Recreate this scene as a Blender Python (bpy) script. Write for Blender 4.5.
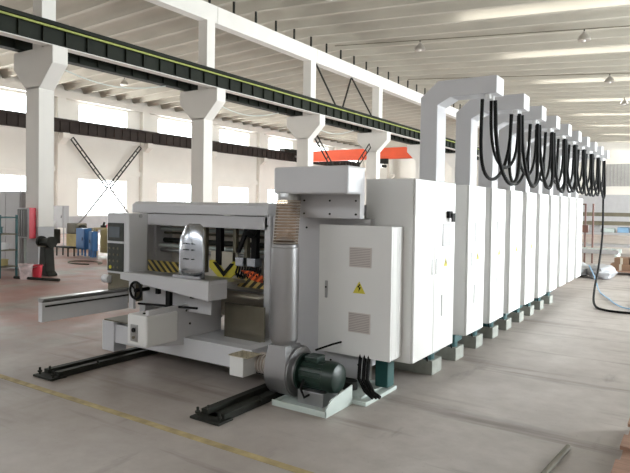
import bpy, bmesh, math, random
from mathutils import Vector, Matrix
random.seed(7)
for o in list(bpy.data.objects): bpy.data.objects.remove(o)
S = bpy.context.scene
COL = S.collection

# ---------------------------------------------------------------- camera
cd = bpy.data.cameras.new('camera'); cam = bpy.data.objects.new('camera', cd); COL.objects.link(cam)
cd.sensor_fit = 'HORIZONTAL'; cd.sensor_width = 36.0; cd.lens = 36.0*585/630
cd.shift_y = -15.5/630
cd.clip_end = 300
_r = ((0.8350, -0.0258, 0.5496), (0.5499, 0.0114, -0.8352), (0.0155, 0.9996, 0.0239))
m = Matrix([[_r[i][j] for j in range(3)] for i in range(3)]).to_4x4()
m = m.to_quaternion().normalized().to_matrix().to_4x4(); m.translation = (0, 0, 1.7)
cam.matrix_world = m
S.camera = cam

# ---------------------------------------------------------------- world, lights, exposure
W = bpy.data.worlds.new('overcast'); S.world = W; W.use_nodes = True
bg = W.node_tree.nodes['Background']; bg.inputs[0].default_value = (0.93, 0.97, 1.0, 1); bg.inputs[1].default_value = 5.0
S.view_settings.view_transform = 'Standard'; S.view_settings.look = 'None'
S.view_settings.gamma = 1; S.view_settings.use_curve_mapping = False
S.view_settings.exposure = 0.24
XR, XL, YB, YE, BAY = 6.6, -30.0, -13.0, 62.0, 5.9
WY = [22.4 + BAY*k for k in range(-3, 7)]          # centres of the window bays
def area(name, loc, rot, sx, sy, power, col=(1, 1, 1)):
    d = bpy.data.lights.new(name, 'AREA'); d.shape = 'RECTANGLE'; d.size = sx; d.size_y = sy; d.energy = power; d.color = col
    o = bpy.data.objects.new(name, d); COL.objects.link(o); o.location = loc; o.rotation_euler = rot
    return o
WYR = WY[1:]                                       # the right wall has no window beside the camera
for y in WYR:
    area('daylight', (XR+.55, y, 2.15), (0, math.radians(90), 0), 2.3, 3.4, 1080, (.93, .975, 1))
    area('daylight', (XR+.55, y, 6.6), (0, math.radians(90), 0), .9, 3.4, 300, (.93, .975, 1))
for y in WY:       # daylight coming in at each window, from just outside the panes
    area('daylight', (XL-.55, y, 2.1), (0, math.radians(-90), 0), 2.3, 3.4, 440, (1, 1, .98))
    area('daylight', (XL-.55, y, 6.8), (0, math.radians(-90), 0), 1.3, 3.4, 300, (1, 1, .98))

# ---------------------------------------------------------------- helpers
class MB:
    def __init__(s): s.bm = bmesh.new()
    def box(s, x0, x1, y0, y1, z0, z1):
        v = [s.bm.verts.new(p) for p in ((x0,y0,z0),(x1,y0,z0),(x1,y1,z0),(x0,y1,z0),(x0,y0,z1),(x1,y0,z1),(x1,y1,z1),(x0,y1,z1))]
        for f in ((0,3,2,1),(4,5,6,7),(0,1,5,4),(1,2,6,5),(2,3,7,6),(3,0,4,7)): s.bm.faces.new([v[i] for i in f])
        return s
    def prism(s, pts, ax, a, b):
        def P(u, v, w): return {'X': (w,u,v), 'Y': (u,w,v), 'Z': (u,v,w)}[ax]
        A = [s.bm.verts.new(P(u,v,a)) for u, v in pts]; B = [s.bm.verts.new(P(u,v,b)) for u, v in pts]
        n = len(pts)
        s.bm.faces.new(A); s.bm.faces.new(B[::-1])
        for i in range(n): s.bm.faces.new((A[i], B[i], B[(i+1)%n], A[(i+1)%n]))
        return s
    def cyl(s, p, q, r, n=16, r2=None):
        p, q = Vector(p), Vector(q); d = (q-p).normalized()
        u = d.orthogonal().normalized(); w = d.cross(u); r2 = r if r2 is None else r2
        A = []; B = []
        for i in range(n):
            a = 2*math.pi*i/n; e = u*math.cos(a)+w*math.sin(a)
            A.append(s.bm.verts.new(p+e*r)); B.append(s.bm.verts.new(q+e*r2))
        s.bm.faces.new(A[::-1]); s.bm.faces.new(B)
        for i in range(n): s.bm.faces.new((A[i], A[(i+1)%n], B[(i+1)%n], B[i]))
        return s
    def lathe(s, p, d, prof, n=24):
        p, d = Vector(p), Vector(d).normalized(); u = d.orthogonal().normalized(); w = d.cross(u); rings = []
        for r, h in prof:
            rings.append([s.bm.verts.new(p+d*h+(u*math.cos(2*math.pi*i/n)+w*math.sin(2*math.pi*i/n))*max(r,1e-4)) for i in range(n)])
        for A, B in zip(rings, rings[1:]):
            for i in range(n): s.bm.faces.new((A[i], A[(i+1)%n], B[(i+1)%n], B[i]))
        s.bm.faces.new(rings[0][::-1]); s.bm.faces.new(rings[-1])
        return s
    def tube(s, pts, r, n=8):
        pts = [Vector(p) for p in pts]; prev = None; u = None
        for i, p in enumerate(pts):
            t = (pts[min(i+1, len(pts)-1)]-pts[max(i-1, 0)]).normalized()
            u = t.orthogonal().normalized() if u is None else (u-t*u.dot(t)).normalized()
            w = t.cross(u)
            ring = [s.bm.verts.new(p+(u*math.cos(2*math.pi*k/n)+w*math.sin(2*math.pi*k/n))*r) for k in range(n)]
            if prev:
                for k in range(n): s.bm.faces.new((prev[k], prev[(k+1)%n], ring[(k+1)%n], ring[k]))
            else: s.bm.faces.new(ring[::-1])
            prev = ring
        s.bm.faces.new(prev)
        return s
    def quad(s, *ps):
        s.bm.faces.new([s.bm.verts.new(p) for p in ps]); return s
    def build(s, name, mat, parent=None, bevel=0, smooth=False):
        off = Vector((0,0,0)); p = parent
        while p is not None: off += p.location; p = p.parent
        if s.bm.faces: bmesh.ops.recalc_face_normals(s.bm, faces=s.bm.faces)
        for v in s.bm.verts: v.co -= off
        me = bpy.data.meshes.new(name); s.bm.to_mesh(me); s.bm.free()
        me.materials.append(mat)
        o = bpy.data.objects.new(name, me); COL.objects.link(o)
        if parent is not None: o.parent = parent
        if smooth:
            for f in me.polygons: f.use_smooth = True
            e = o.modifiers.new('split', 'EDGE_SPLIT'); e.split_angle = math.radians(35)
        if bevel:
            b = o.modifiers.new('bevel', 'BEVEL'); b.width = bevel; b.segments = 2; b.limit_method = 'ANGLE'
        return o
def box(name, mat, parent, *a, bevel=0): return MB().box(*a).build(name, mat, parent, bevel)
def thing(name, label, cat, loc=(0,0,0), group=None):
    o = bpy.data.objects.new(name, None); COL.objects.link(o); o.location = loc; o.empty_display_size = .1
    o['label'] = label; o['category'] = cat
    if group: o['group'] = group
    return o
def tag(o, label, cat, group=None, kind=None):
    o['label'] = label; o['category'] = cat
    if group: o['group'] = group
    if kind: o['kind'] = kind
    return o
def struct(o, label=None):
    o['kind'] = 'structure'
    if label: o['label'] = label
    return o
def smooth_path(P, n=5):
    P = [Vector(p) for p in P]; out = []
    for i in range(len(P)-1):
        a, b, c, d = P[max(i-1,0)], P[i], P[i+1], P[min(i+2,len(P)-1)]
        for k in range(n):
            t = k/n; out.append(.5*((2*b)+(c-a)*t+(2*a-5*b+4*c-d)*t*t+(3*b-a-3*c+d)*t**3))
    return out+[P[-1]]
def copy_tree(o, parent=None):
    c = o.copy(); COL.objects.link(c); c.parent = parent
    for ch in [k for k in o.children]: copy_tree(ch, c)
    return c

def mat(name, c, rough=.5, metal=0., var=.06, scale=3., bump=0., bscale=40., spec=.5, stretch=(1,1,1)):
    M = bpy.data.materials.new(name); M.use_nodes = True; nt = M.node_tree; N = nt.nodes; L = nt.links
    b = N['Principled BSDF']; b.inputs['Roughness'].default_value = rough; b.inputs['Metallic'].default_value = metal
    b.inputs['Specular IOR Level'].default_value = spec
    tc = N.new('ShaderNodeTexCoord'); mp = N.new('ShaderNodeMapping'); mp.inputs['Scale'].default_value = stretch
    L.new(tc.outputs['Object'], mp.inputs[0])
    nz = N.new('ShaderNodeTexNoise'); nz.inputs['Scale'].default_value = scale; nz.inputs['Detail'].default_value = 5
    L.new(mp.outputs[0], nz.inputs['Vector'])
    r = N.new('ShaderNodeValToRGB'); r.color_ramp.elements[0].position = .3; r.color_ramp.elements[1].position = .7
    r.color_ramp.elements[0].color = tuple(max(0, k*(1-var)) for k in c)+(1,); r.color_ramp.elements[1].color = tuple(min(1, k*(1+var)) for k in c)+(1,)
    L.new(nz.outputs[0], r.inputs[0]); L.new(r.outputs[0], b.inputs['Base Color'])
    if bump:
        n2 = N.new('ShaderNodeTexNoise'); n2.inputs['Scale'].default_value = bscale; L.new(mp.outputs[0], n2.inputs['Vector'])
        bp = N.new('ShaderNodeBump'); bp.inputs['Strength'].default_value = bump; bp.inputs['Distance'].default_value = .01
        L.new(n2.outputs[0], bp.inputs['Height']); L.new(bp.outputs[0], b.inputs['Normal'])
    return M
def emis(name, c, s):
    M = bpy.data.materials.new(name); M.use_nodes = True; b = M.node_tree.nodes['Principled BSDF']
    b.inputs['Base Color'].default_value = c+(1,); b.inputs['Emission Color'].default_value = c+(1,); b.inputs['Emission Strength'].default_value = s
    return M
def glassy(name, tint, mixf):
    M = bpy.data.materials.new(name); M.use_nodes = True; nt = M.node_tree; N = nt.nodes; L = nt.links
    for n in list(N): N.remove(n)
    o = N.new('ShaderNodeOutputMaterial'); t = N.new('ShaderNodeBsdfTransparent'); t.inputs[0].default_value = tint+(1,)
    g = N.new('ShaderNodeBsdfGlossy'); g.inputs['Roughness'].default_value = .1; mx = N.new('ShaderNodeMixShader'); mx.inputs[0].default_value = mixf
    L.new(t.outputs[0], mx.inputs[1]); L.new(g.outputs[0], mx.inputs[2]); L.new(mx.outputs[0], o.inputs[0])
    return M

PAINT = mat('cabinet_paint', (.74,.735,.72), .38, var=.015, bump=.03, bscale=120)
MPAINT = mat('machine_paint', (.54,.535,.55), .42, var=.02, bump=.05, bscale=90)
HPAINT = mat('hood_paint', (.60,.60,.62), .3, var=.02)
WALLM = mat('wall_plaster', (.77,.745,.69), .85, var=.04, scale=.6)
DADO = mat('grey_dado', (.45,.45,.46), .8, var=.05)
CEILM = mat('ceiling_concrete', (.455,.43,.37), .9, var=.07, scale=.5, bump=.1)
COLM = mat('column_plaster', (.72,.70,.66), .8, var=.03, scale=1.5)
BLK = mat('black_rubber', (.008,.008,.008), .6, spec=.12)
DARK = mat('dark_steel', (.022,.023,.019), .65, var=.3, scale=6, spec=.2)
RAILM = mat('crane_rail_green', (.013,.016,.011), .65, var=.3, scale=1, spec=.2)
WRAIL = mat('wall_rail_brown', (.045,.036,.032), .75, var=.25, scale=1, spec=.15)
YLW = mat('yellow_conduit', (.30,.34,.09), .6)
STEEL = mat('brushed_steel', (.42,.42,.42), .33, metal=.9, var=.05, stretch=(1,1,12), scale=8)
CHROME = mat('chrome_sheet', (.50,.53,.58), .2, metal=1., var=.04)
DUCTM = mat('duct_grey', (.36,.355,.36), .42, metal=.8, var=.03)
STAIN = mat('stained_steel', (.20,.185,.145), .25, metal=.8, var=.08, scale=2, stretch=(4,4,1))
GREENM = mat('motor_green', (.008,.024,.017), .38, var=.1)
TEAL = mat('teal_paint', (.015,.085,.09), .5, var=.15)
BLOCKM = mat('concrete_block', (.30,.31,.28), .85, var=.12, scale=12, bump=.2)
ORNG = mat('crane_orange', (.80,.09,.02), .5, var=.1, scale=.7)
REDM = mat('red_paint', (.60,.035,.06), .4)
PALE = mat('pale_green_paint', (.52,.58,.55), .5)
BLUE = mat('blue_paint', (.03,.14,.36), .5, var=.15)
OCHRE = mat('ochre_paint', (.42,.34,.14), .6, var=.2)
GREYP = mat('grey_enamel', (.36,.35,.35), .5, var=.05)
BEIGE = mat('beige_panel', (.50,.46,.38), .6)
OLIVE = mat('olive_cast', (.14,.125,.085), .6, var=.2)
CARD = mat('cardboard', (.22,.13,.08), .85, var=.12)
WOOD = mat('pallet_wood', (.34,.20,.14), .8, var=.2, scale=6, stretch=(1,8,1))
PLAST = mat('white_wrap', (.40,.41,.43), .3, var=.2, scale=6, bump=.6, bscale=10)
BLUEC = mat('blue_hose', (.25,.42,.60), .5)
BROWNR = mat('rust_red_pipe', (.13,.06,.045), .6)
SKYL = emis('skylight_daylight', (1., .98, .93), 14.0)
PANE = glassy('window_glass', (.97,.98,.98), .04)
FRAMEW = mat('window_frame_white', (.7,.7,.7), .5)
ALU = mat('lamp_aluminium', (.5,.48,.45), .35, metal=.8)
CLEARP = glassy('clear_hose', (.80,.70,.60), .22)
SCREEN = mat('screen', (.12,.14,.16), .15)
KEYP = mat('keypad_dark', (.025,.03,.025), .4, var=.3, scale=30)
SYEL = mat('sign_yellow', (.60,.52,.05), .5)
VENTM = mat('vent_grey', (.60,.55,.52), .6)
LOUV = mat('louvre_grey', (.38,.34,.32), .6)

def stripes(name, ang, s=11.0, base=(.03,.03,.02), c2=(.55,.42,.10)):
    M = mat(name, (.5,.5,.5), .5); nt = M.node_tree; N = nt.nodes; L = nt.links
    b = N['Principled BSDF']; tc = N.new('ShaderNodeTexCoord'); sp = N.new('ShaderNodeSeparateXYZ'); L.new(tc.outputs['Object'], sp.inputs[0])
    ma = N.new('ShaderNodeMath'); ma.operation = 'MULTIPLY_ADD'; ma.inputs[1].default_value = ang
    L.new(sp.outputs[0], ma.inputs[0]); L.new(sp.outputs[2], ma.inputs[2])
    ab = ma
    m2 = N.new('ShaderNodeMath'); m2.operation = 'MULTIPLY'; m2.inputs[1].default_value = s; L.new(ab.outputs[0], m2.inputs[0])
    fr = N.new('ShaderNodeMath'); fr.operation = 'FRACT'; L.new(m2.outputs[0], fr.inputs[0])
    gt = N.new('ShaderNodeMath'); gt.operation = 'GREATER_THAN'; gt.inputs[1].default_value = .5; L.new(fr.outputs[0], gt.inputs[0])
    mx = N.new('ShaderNodeMix'); mx.data_type = 'RGBA'; mx.inputs[6].default_value = base+(1,); mx.inputs[7].default_value = c2+(1,)
    L.new(gt.outputs[0], mx.inputs[0]); L.new(mx.outputs[2], b.inputs['Base Color'])
    return M
STR = stripes('warning_stripes', .9)
STR2 = stripes('warning_stripes_other_way', -.9, c2=(.5,.38,.12))
STRO = stripes('orange_stripes', -.9, 14, (.25,.03,.01), (.85,.14,.02))

def floor_mat():
    M = bpy.data.materials.new('concrete_floor'); M.use_nodes = True; nt = M.node_tree; N = nt.nodes; L = nt.links
    b = N['Principled BSDF']; tc = N.new('ShaderNodeTexCoord')
    def noise(sc, det=6, st=(1,1,1), rough=.6):
        mp = N.new('ShaderNodeMapping'); mp.inputs['Scale'].default_value = st; L.new(tc.outputs['Object'], mp.inputs[0])
        n = N.new('ShaderNodeTexNoise'); n.inputs['Scale'].default_value = sc; n.inputs['Detail'].default_value = det; n.inputs['Roughness'].default_value = rough
        L.new(mp.outputs[0], n.inputs['Vector']); return n.outputs[0]
    def ramp(src, p0, p1, c0=(0,0,0), c1=(1,1,1)):
        r = N.new('ShaderNodeValToRGB'); r.color_ramp.elements[0].position = p0; r.color_ramp.elements[1].position = p1
        r.color_ramp.elements[0].color = c0+(1,); r.color_ramp.elements[1].color = c1+(1,); L.new(src, r.inputs[0]); return r.outputs[0]
    def mix(f, a, c, k=None):
        mx = N.new('ShaderNodeMix'); mx.data_type = 'RGBA'
        if k is not None:
            mm = N.new('ShaderNodeMath'); mm.operation = 'MULTIPLY'; mm.inputs[1].default_value = k; L.new(f, mm.inputs[0]); f = mm.outputs[0]
        L.new(f, mx.inputs[0]); L.new(a, mx.inputs[6])
        if isinstance(c, tuple): mx.inputs[7].default_value = c+(1,)
        else: L.new(c, mx.inputs[7])
        return mx.outputs[2]
    base = ramp(noise(.7), .3, .7, (.37,.33,.305), (.51,.47,.44))
    base = mix(ramp(noise(5, 8), .35, .75), base, (.28,.245,.22), .45)
    base = mix(ramp(noise(.9, 6, (.35,1.6,1)), .58, .70), base, (.17,.145,.13), .65)      # grimy streaks across
    base = mix(ramp(noise(2.2, 7, (1,.25,1)), .62, .72), base, (.15,.13,.12), .6)
    base = mix(ramp(noise(28, 3), .66, .74), base, (.22,.2,.18), .5)
    base = mix(ramp(noise(1.3, 8, (.22,2.6,1), .65), .56, .66), base, (.16,.13,.11), .6)    # scrape marks along the line
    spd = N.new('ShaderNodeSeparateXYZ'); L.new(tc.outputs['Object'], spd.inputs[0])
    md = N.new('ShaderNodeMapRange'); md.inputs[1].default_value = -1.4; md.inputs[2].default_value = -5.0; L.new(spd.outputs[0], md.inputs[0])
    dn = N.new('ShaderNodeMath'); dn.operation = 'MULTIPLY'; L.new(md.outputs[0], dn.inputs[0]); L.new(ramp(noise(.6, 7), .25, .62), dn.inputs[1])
    base = mix(dn.outputs[0], base, (.235,.185,.15), .75)                                    # brown dirt, with shade painted in towards the left
    # worn reddish paint on the left part of the shop
    sp = N.new('ShaderNodeSeparateXYZ'); L.new(tc.outputs['Object'], sp.inputs[0])
    mr = N.new('ShaderNodeMapRange'); mr.inputs[1].default_value = -4.6; mr.inputs[2].default_value = -8.0; L.new(sp.outputs[0], mr.inputs[0])
    my = N.new('ShaderNodeMapRange'); my.inputs[1].default_value = 3.2; my.inputs[2].default_value = 4.6; L.new(sp.outputs[1], my.inputs[0])
    rd = ramp(noise(.8, 5), .38, .56)
    m1 = N.new('ShaderNodeMath'); m1.operation = 'MULTIPLY'; L.new(mr.outputs[0], m1.inputs[0]); L.new(rd, m1.inputs[1])
    m2 = N.new('ShaderNodeMath'); m2.operation = 'MULTIPLY'; L.new(m1.outputs[0], m2.inputs[0]); L.new(my.outputs[0], m2.inputs[1])
    base = mix(m2.outputs[0], base, (.38,.185,.15), .8)
    L.new(base, b.inputs['Base Color'])
    L.new(ramp(noise(1.5), .3, .7, (.42,.42,.42), (.62,.62,.62)), b.inputs['Roughness'])
    bp = N.new('ShaderNodeBump'); bp.inputs['Strength'].default_value = .12; bp.inputs['Distance'].default_value = .01
    L.new(noise(18, 6), bp.inputs['Height']); L.new(bp.outputs[0], b.inputs['Normal'])
    return M

# ================================================================ the hall
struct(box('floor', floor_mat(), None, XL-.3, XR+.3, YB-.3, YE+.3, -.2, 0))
struct(box('ground', mat('yard', (.3,.3,.28), .9), None, -80, 60, -40, 110, -.4, -.21))
RID = -13.4
def zrib(x): return 8.63-(.065*(x-RID) if x > RID else .035*(RID-x))
RP = BAY/5
for nm, xa, xb in (('ceiling', XL-.3, RID), ('ceiling_right_bay', RID, XR+.3)):
    mb = MB(); prof = []; y = 19.3+RP/2-RP*23
    while y < YE+1:
        prof += [(y-.08, 0), (y+.08, 0)]+[(y+RP/2-(RP/2-.10)*math.cos(math.pi*q/10), .06+.30*math.sin(math.pi*q/10)) for q in range(0, 11)]; y += RP
    top = [(prof[0][0], .55), (prof[-1][0], .55)]
    def row(x): return [mb.bm.verts.new((x, a, zrib(x)+z)) for a, z in prof]
    A, B = row(xa), row(xb)
    for i in range(len(A)-1): mb.bm.faces.new((A[i], A[i+1], B[i+1], B[i]))
    T = [mb.bm.verts.new((x, a, zrib(x)+z)) for x in (xa, xb) for a, z in top]
    mb.bm.faces.new((T[0], T[1], T[3], T[2]))
    mb.bm.faces.new(A+[T[1], T[0]]); mb.bm.faces.new(B+[T[3], T[2]])
    mb.bm.faces.new((A[0], B[0], T[2], T[0])); mb.bm.faces.new((A[-1], B[-1], T[3], T[1]))
    o = struct(mb.build('ceiling', CEILM, None, smooth=True))
k = 40
for j in range(8):
    y = 19.3+BAY*j; mb = MB()
    def zs(x): return zrib(x)+.345
    x0, x1 = -7.1, -.6
    mb.bm.faces.new([mb.bm.verts.new(p) for p in ((x0,y-.14,zs(x0)),(x1,y-.14,zs(x1)),(x1,y+.14,zs(x1)),(x0,y+.14,zs(x0)))])
    struct(mb.build('window_%d' % k, SKYL), 'narrow bright skylight strip between two ceiling ribs'); k += 1

def wall_with_windows(name, x, out, rows, WY=WY):
    t = .3*out; mb = MB(); xa, xb = min(x, x+t), max(x, x+t)
    zz = [0]+[z for r in rows for z in r]+[9.2]
    for i in range(0, len(zz), 2):
        mb.box(xa, xb, YB, YE, zz[i], zz[i+1])
    for (z0, z1) in rows:
        ys = [YB]+[v for y in WY for v in (y-1.7, y+1.7)]+[YE]
        for i in range(0, len(ys), 2): mb.box(xa, xb, ys[i], ys[i+1], z0, z1)
    struct(mb.build(name, WALLM))
wall_with_windows('wall_left', XL, -1, [(.98, 3.15), (6.25, 7.4)])
wall_with_windows('wall_right', XR, 1, [(.98, 3.3), (6.1, 7.1)], WYR)
struct(box('wall_back', mat('back_wall_grey', (.35,.34,.33), .9), None, XL-.3, XR+.3, YB-.3, YB, 0, 9.2))
mb = MB()
for x in range(-28, 7, 6): pass
mb.box(XL-.3, XR+.3, YE, YE+.3, 0, 9.2)
struct(mb.build('wall_front', WALLM))
n = 1
for xw, out, rows in ((XL, -1, [(.98, 3.15), (6.25, 7.4)]), (XR, 1, [(.98, 3.3), (6.1, 7.1)])):
    for y in (WY if out < 0 else WYR):
        for (z0, z1) in rows:
            xf = xw+out*.15; mb = MB(); y0, y1 = y-1.7, y+1.7
            mb.box(xf-.03, xf+.03, y0, y1, z0, z0+.05).box(xf-.03, xf+.03, y0, y1, z1-.05, z1)
            mb.box(xf-.03, xf+.03, y0, y0+.05, z0, z1).box(xf-.03, xf+.03, y1-.05, y1, z0, z1)
            if z1 < 4:
                mb.box(xf-.015, xf+.015, y0, y1, z0+(z1-z0)*.42, z0+(z1-z0)*.42+.03)
                for q in (.25, .5, .75): mb.box(xf-.02, xf+.02, y0+3.4*q-.03, y0+3.4*q+.03, z0, z1)
            w = struct(mb.build('window_%d' % n, FRAMEW))
            MB().box(xf-.004, xf+.004, y0+.02, y1-.02, z0+.02, z1-.02).build('pane', PANE, w); n += 1
# painted dado, pilasters and the wall-side crane runway
struct(box('baseboard_left', DADO, None, XL, XL+.02, YB, YE, 0, .95))
struct(box('baseboard_front', DADO, None, XL+.02, XR, YE-.02, YE, 0, 3.3))
n = 1
def trim(o):
    global n
    o.name = 'trim_%d' % n; n += 1
    return struct(o)
for k in range(-3, 10):
    y = 8.3+1.1+BAY*k*1.0
    yy = WY[0]-BAY/2+BAY*(k+1)
    if yy > YE-1: break
    mb = MB().box(XL, XL+.32, yy-.25, yy+.25, 0, 7.85)
    mb.prism([(XL+.32, 5.0), (XL+.75, 5.3), (XL+.75, 5.58), (XL+.32, 5.58)], 'Y', yy-.2, yy+.2)
    trim(mb.build('trim', WALLM))
    trim(box('trim', WALLM, None, XR-.3, XR, yy-.25, yy+.25, 0, 7.5))
trim(box('trim', WALLM, None, XL, XL+.12, YB, YE, 3.45, 3.75))
trim(box('trim', WALLM, None, XL, XL+.35, YB, YE, 7.55, 7.95))

def girder(xc, z0, z1, ya, yb, m_, label, edge=None):
    mb = MB(); mb.box(xc-.15, xc+.15, ya, yb, z1-.05, z1).box(xc-.02, xc+.02, ya, yb, z0+.04, z1-.05)
    mb.box(xc-.13, xc+.13, ya, yb, z0, z0+.03)
    y = ya+.3
    while y < yb: mb.box(xc-.085, xc+.085, y-.012, y+.012, z0+.03, z1-.05); y += .59
    mb.box(xc-.06, xc+.06, ya, yb, z1, z1+.07)
    t = thing('crane_runway', label, 'crane rail', (xc, ya, z0)); mb.build('girder', m_, t)
    return t
wr = girder(XL+.55, 5.6, 6.28, YB, YE-9, WRAIL, 'dark brown crane rail running along the far left wall above its lower windows')
g1 = girder(-12.95, 5.43, 5.94, YB, YE, RAILM, 'dark green crane rail with yellow pipe along the near side of the columns')
MB().tube([(-12.78, YB, 5.83), (-12.78, YE, 5.83)], .028).build('conduit', YLW, g1)
MB().box(-13.09, -12.81, YB, YE, 5.412, 5.43).build('flange_light_strip', COLM, g1)  # white strip paints the light on the girder's underside
g2 = girder(-14.12, 5.43, 5.94, YB, YE, RAILM, 'dark crane rail on the far side of the columns, behind the yellow-piped one')
for yy, nm in ((10.0, 'first'), (15.9, 'second'), (21.9, 'third')):
    tag(MB().tube([(-14.12, yy-1.5+4.3*i/14, 5.42-.36*math.sin(math.pi*i/14)) for i in range(15)], .018, 6).build('hanging_wire', PALE),
        'thin pale wire sagging under the crane rails in the %s column bay' % nm, 'wire')

# columns between the bays
clab = ['white concrete column carrying the red-sided electrical box, nearest column at the left',
        'white concrete column rising behind the feeder hood, second from the left',
        'white concrete column above the duct hood, third from the left',
        'white concrete column beside the orange crane, partly hidden by the first cabinet', 
        'white concrete column far behind the gooseneck gantries, fifth from the left']
def column(y, i):
    t = thing('concrete_column', clab[i] if i < 5 else 'white concrete column far down the hall hidden behind the cabinets, %s from the left' % ('', '', '', '', '', 'sixth', 'seventh', 'eighth', 'ninth')[i], 'column', (-13.58, y, 0), 'columns between the two bays')
    mb = MB().box(-13.85, -13.3, y-.2, y+.2, 1.12, 4.5)
    mb.build('shaft', COLM, t, .01)
    box('painted_base', DADO, t, -13.855, -13.295, y-.205, y+.205, 0, 1.12)
    MB().prism([(-13.85, 4.45), (-13.3, 4.45), (-12.75, 5.0), (-12.75, 5.41), (-14.4, 5.41), (-14.4, 5.0)], 'Y', y-.2, y+.2).build('corbel', COLM, t, .012)
    box('upper_shaft', COLM, t, -13.6, -13.22, y-.18, y+.18, 5.41, 7.6)
    return t
for i, y in enumerate((8.3, 13.88, 19.82, 25.8, 31.75, 37.65, 43.5, 49.4, 55.3)): column(y, i)
for i in (-1, -2): 
    pass
for j in range(-3, 9):
    y = 8.3+BAY*j
    trim(box('trim', COLM, None, -13.58, -13.24, y+.01, y+BAY-.01, 7.6, 8.15))
for j in range(0, 44):
    y = 19.3+RP/2-RP*11+RP*j
    if y < YE: trim(box('trim', DARK, None, -13.44, -13.38, y-.03, y+.03, 8.15, 8.64))

# cross bracing
def lattice(mb, p, q, w=.2, r=.04, nrung=8):
    p, q = Vector(p), Vector(q); up = Vector((0,1,0)) if abs((q-p).normalized().z) > .5 else Vector((0,0,1))
    d = (q-p).normalized(); s_ = d.cross(Vector((1,0,0))).normalized()*w/2
    mb.cyl(p+s_, q+s_, r, 6); mb.cyl(p-s_, q-s_, r, 6)
    for i in range(nrung+1):
        c = p+(q-p)*i/nrung; mb.cyl(c+s_, c-s_, r*.7, 4)
t = thing('cross_brace', 'dark steel X brace on the left wall in front of the window', 'brace', (XL+.4, 22.4, 0))
x = XL+.42
for a, b_ in (((x,20.0,5.35),(x,22.35,2.75)), ((x,22.55,2.75),(x,24.8,5.3))):
    mb = MB(); lattice(mb, a, b_); mb.build('upper_strut', DARK, t)
for a, b_ in (((x,22.5,2.7),(x,24.9,.03)), ((x,22.4,2.7),(x,20.0,.03))):
    mb = MB(); mb.cyl(a, b_, .055, 6); mb.build('lower_strut', mat('grey_strut', (.18,.18,.18), .5), t)
t = thing('cross_brace', 'dark thin zigzag brace above the crane rail between third and fourth columns', 'brace', (-13.4, 20, 5.9))
for a, b_ in (((-13.4,20.25,7.62),(-13.1,21.5,5.93)), ((-13.1,21.9,5.93),(-13.4,23.2,7.62)), ((-13.4,23.2,7.62),(-13.1,24.8,5.93))):
    MB().cyl(a, b_, .04, 6).build('strut', DARK, t)
t = thing('cross_brace', 'dark latticed X brace below the crane rail between third and fourth columns', 'brace', (-13.5, 20.5, 1))
mb = MB(); lattice(mb, (-13.55,20.45,4.75), (-13.55,25.3,.5), .22, .03, 14); mb.build('strut', DARK, t)
mb = MB(); lattice(mb, (-13.62,25.5,4.75), (-13.62,20.5,.5), .22, .03, 14); mb.build('strut', DARK, t)

# orange bridge crane in the left bay
t = thing('bridge_crane', 'orange-red overhead bridge crane spanning the left bay near the far wall', 'crane', (-22, 41, 5.3))
MB().prism([(-28.6, 5.85), (-28.0, 6.35), (-18.7, 6.35), (-17.6, 5.5), (-28.0, 5.5)], 'Y', 40.7, 41.2).build('girder', ORNG, t)
MB().box(-29.3, -14.2, 41.2, 41.4, 5.95, 6.1).build('walkway', GREYP, t)
MB().box(-29.75, -29.2, 39.6, 42.4, 6.33, 6.6).build('end_truck', DARK, t)
MB().box(-14.3, -13.95, 39.6, 42.4, 6.0, 6.4).build('end_truck', ORNG, t)
mb = MB().box(-20.9, -20.1, 40.5, 40.7, 5.1, 5.5); mb.cyl((-20.5,40.5,4.95),(-20.5,41.0,4.95),.12,12); mb.build('hoist', DARK, t)

# lamps and their conduits under the ceiling
for (y, lab) in ((21.4, 'nearer'), (28.9, 'farther')):
    mb = MB(); mb.tube([(-13.2, y, zrib(-13.2)-.03), (XR-.01, y, zrib(XR)-.33)], .018, 6)
    tag(mb.build('lamp_conduit', OLIVE), 'thin dark conduit across the ceiling ribs, the %s of two' % lab, 'conduit')
def lamp(x, y, lab):
    z = zrib(x)-.04-.3*(x+13.2)/19.8 if y in (21.4, 28.9) else zrib(x)+.01
    t = thing('pendant_lamp', lab, 'ceiling lamp', (x, y, z), 'bell lamps under the roof')
    MB().cyl((x,y,z), (x,y,z-.14), .02, 8).build('stem', DARK, t)
    MB().lathe((x,y,z-.38), (0,0,1), [(.20,0),(.21,.01),(.19,.10),(.13,.19),(.06,.24),(.05,.30)], 20).build('shade', ALU, t, smooth=True)
    MB().lathe((x,y,z-.43), (0,0,1), [(.01,0),(.06,.03),(.07,.08),(.03,.13)], 12).build('bulb', mat('bulb_glass', (.8,.78,.75), .2), t, smooth=True)
lamp(-9.3, 21.4, 'bell lamp under the ceiling just left of the nearest gooseneck gantry')
lamp(-3.4, 21.4, 'largest bell lamp at the right, between two bright skylight strips')
lamp(-3.5, 28.9, 'small bell lamp at right below and beyond the largest one')
lamp(-3.65, 36.41, 'smallest bell lamp at the right edge of the picture')
lamp(-9.5, 15.17, 'bell lamp cut by the top edge of the picture above the rib ends')
lamp(-25.0, 19.89, 'bell lamp in the left bay in front of the upper wall windows')

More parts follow.
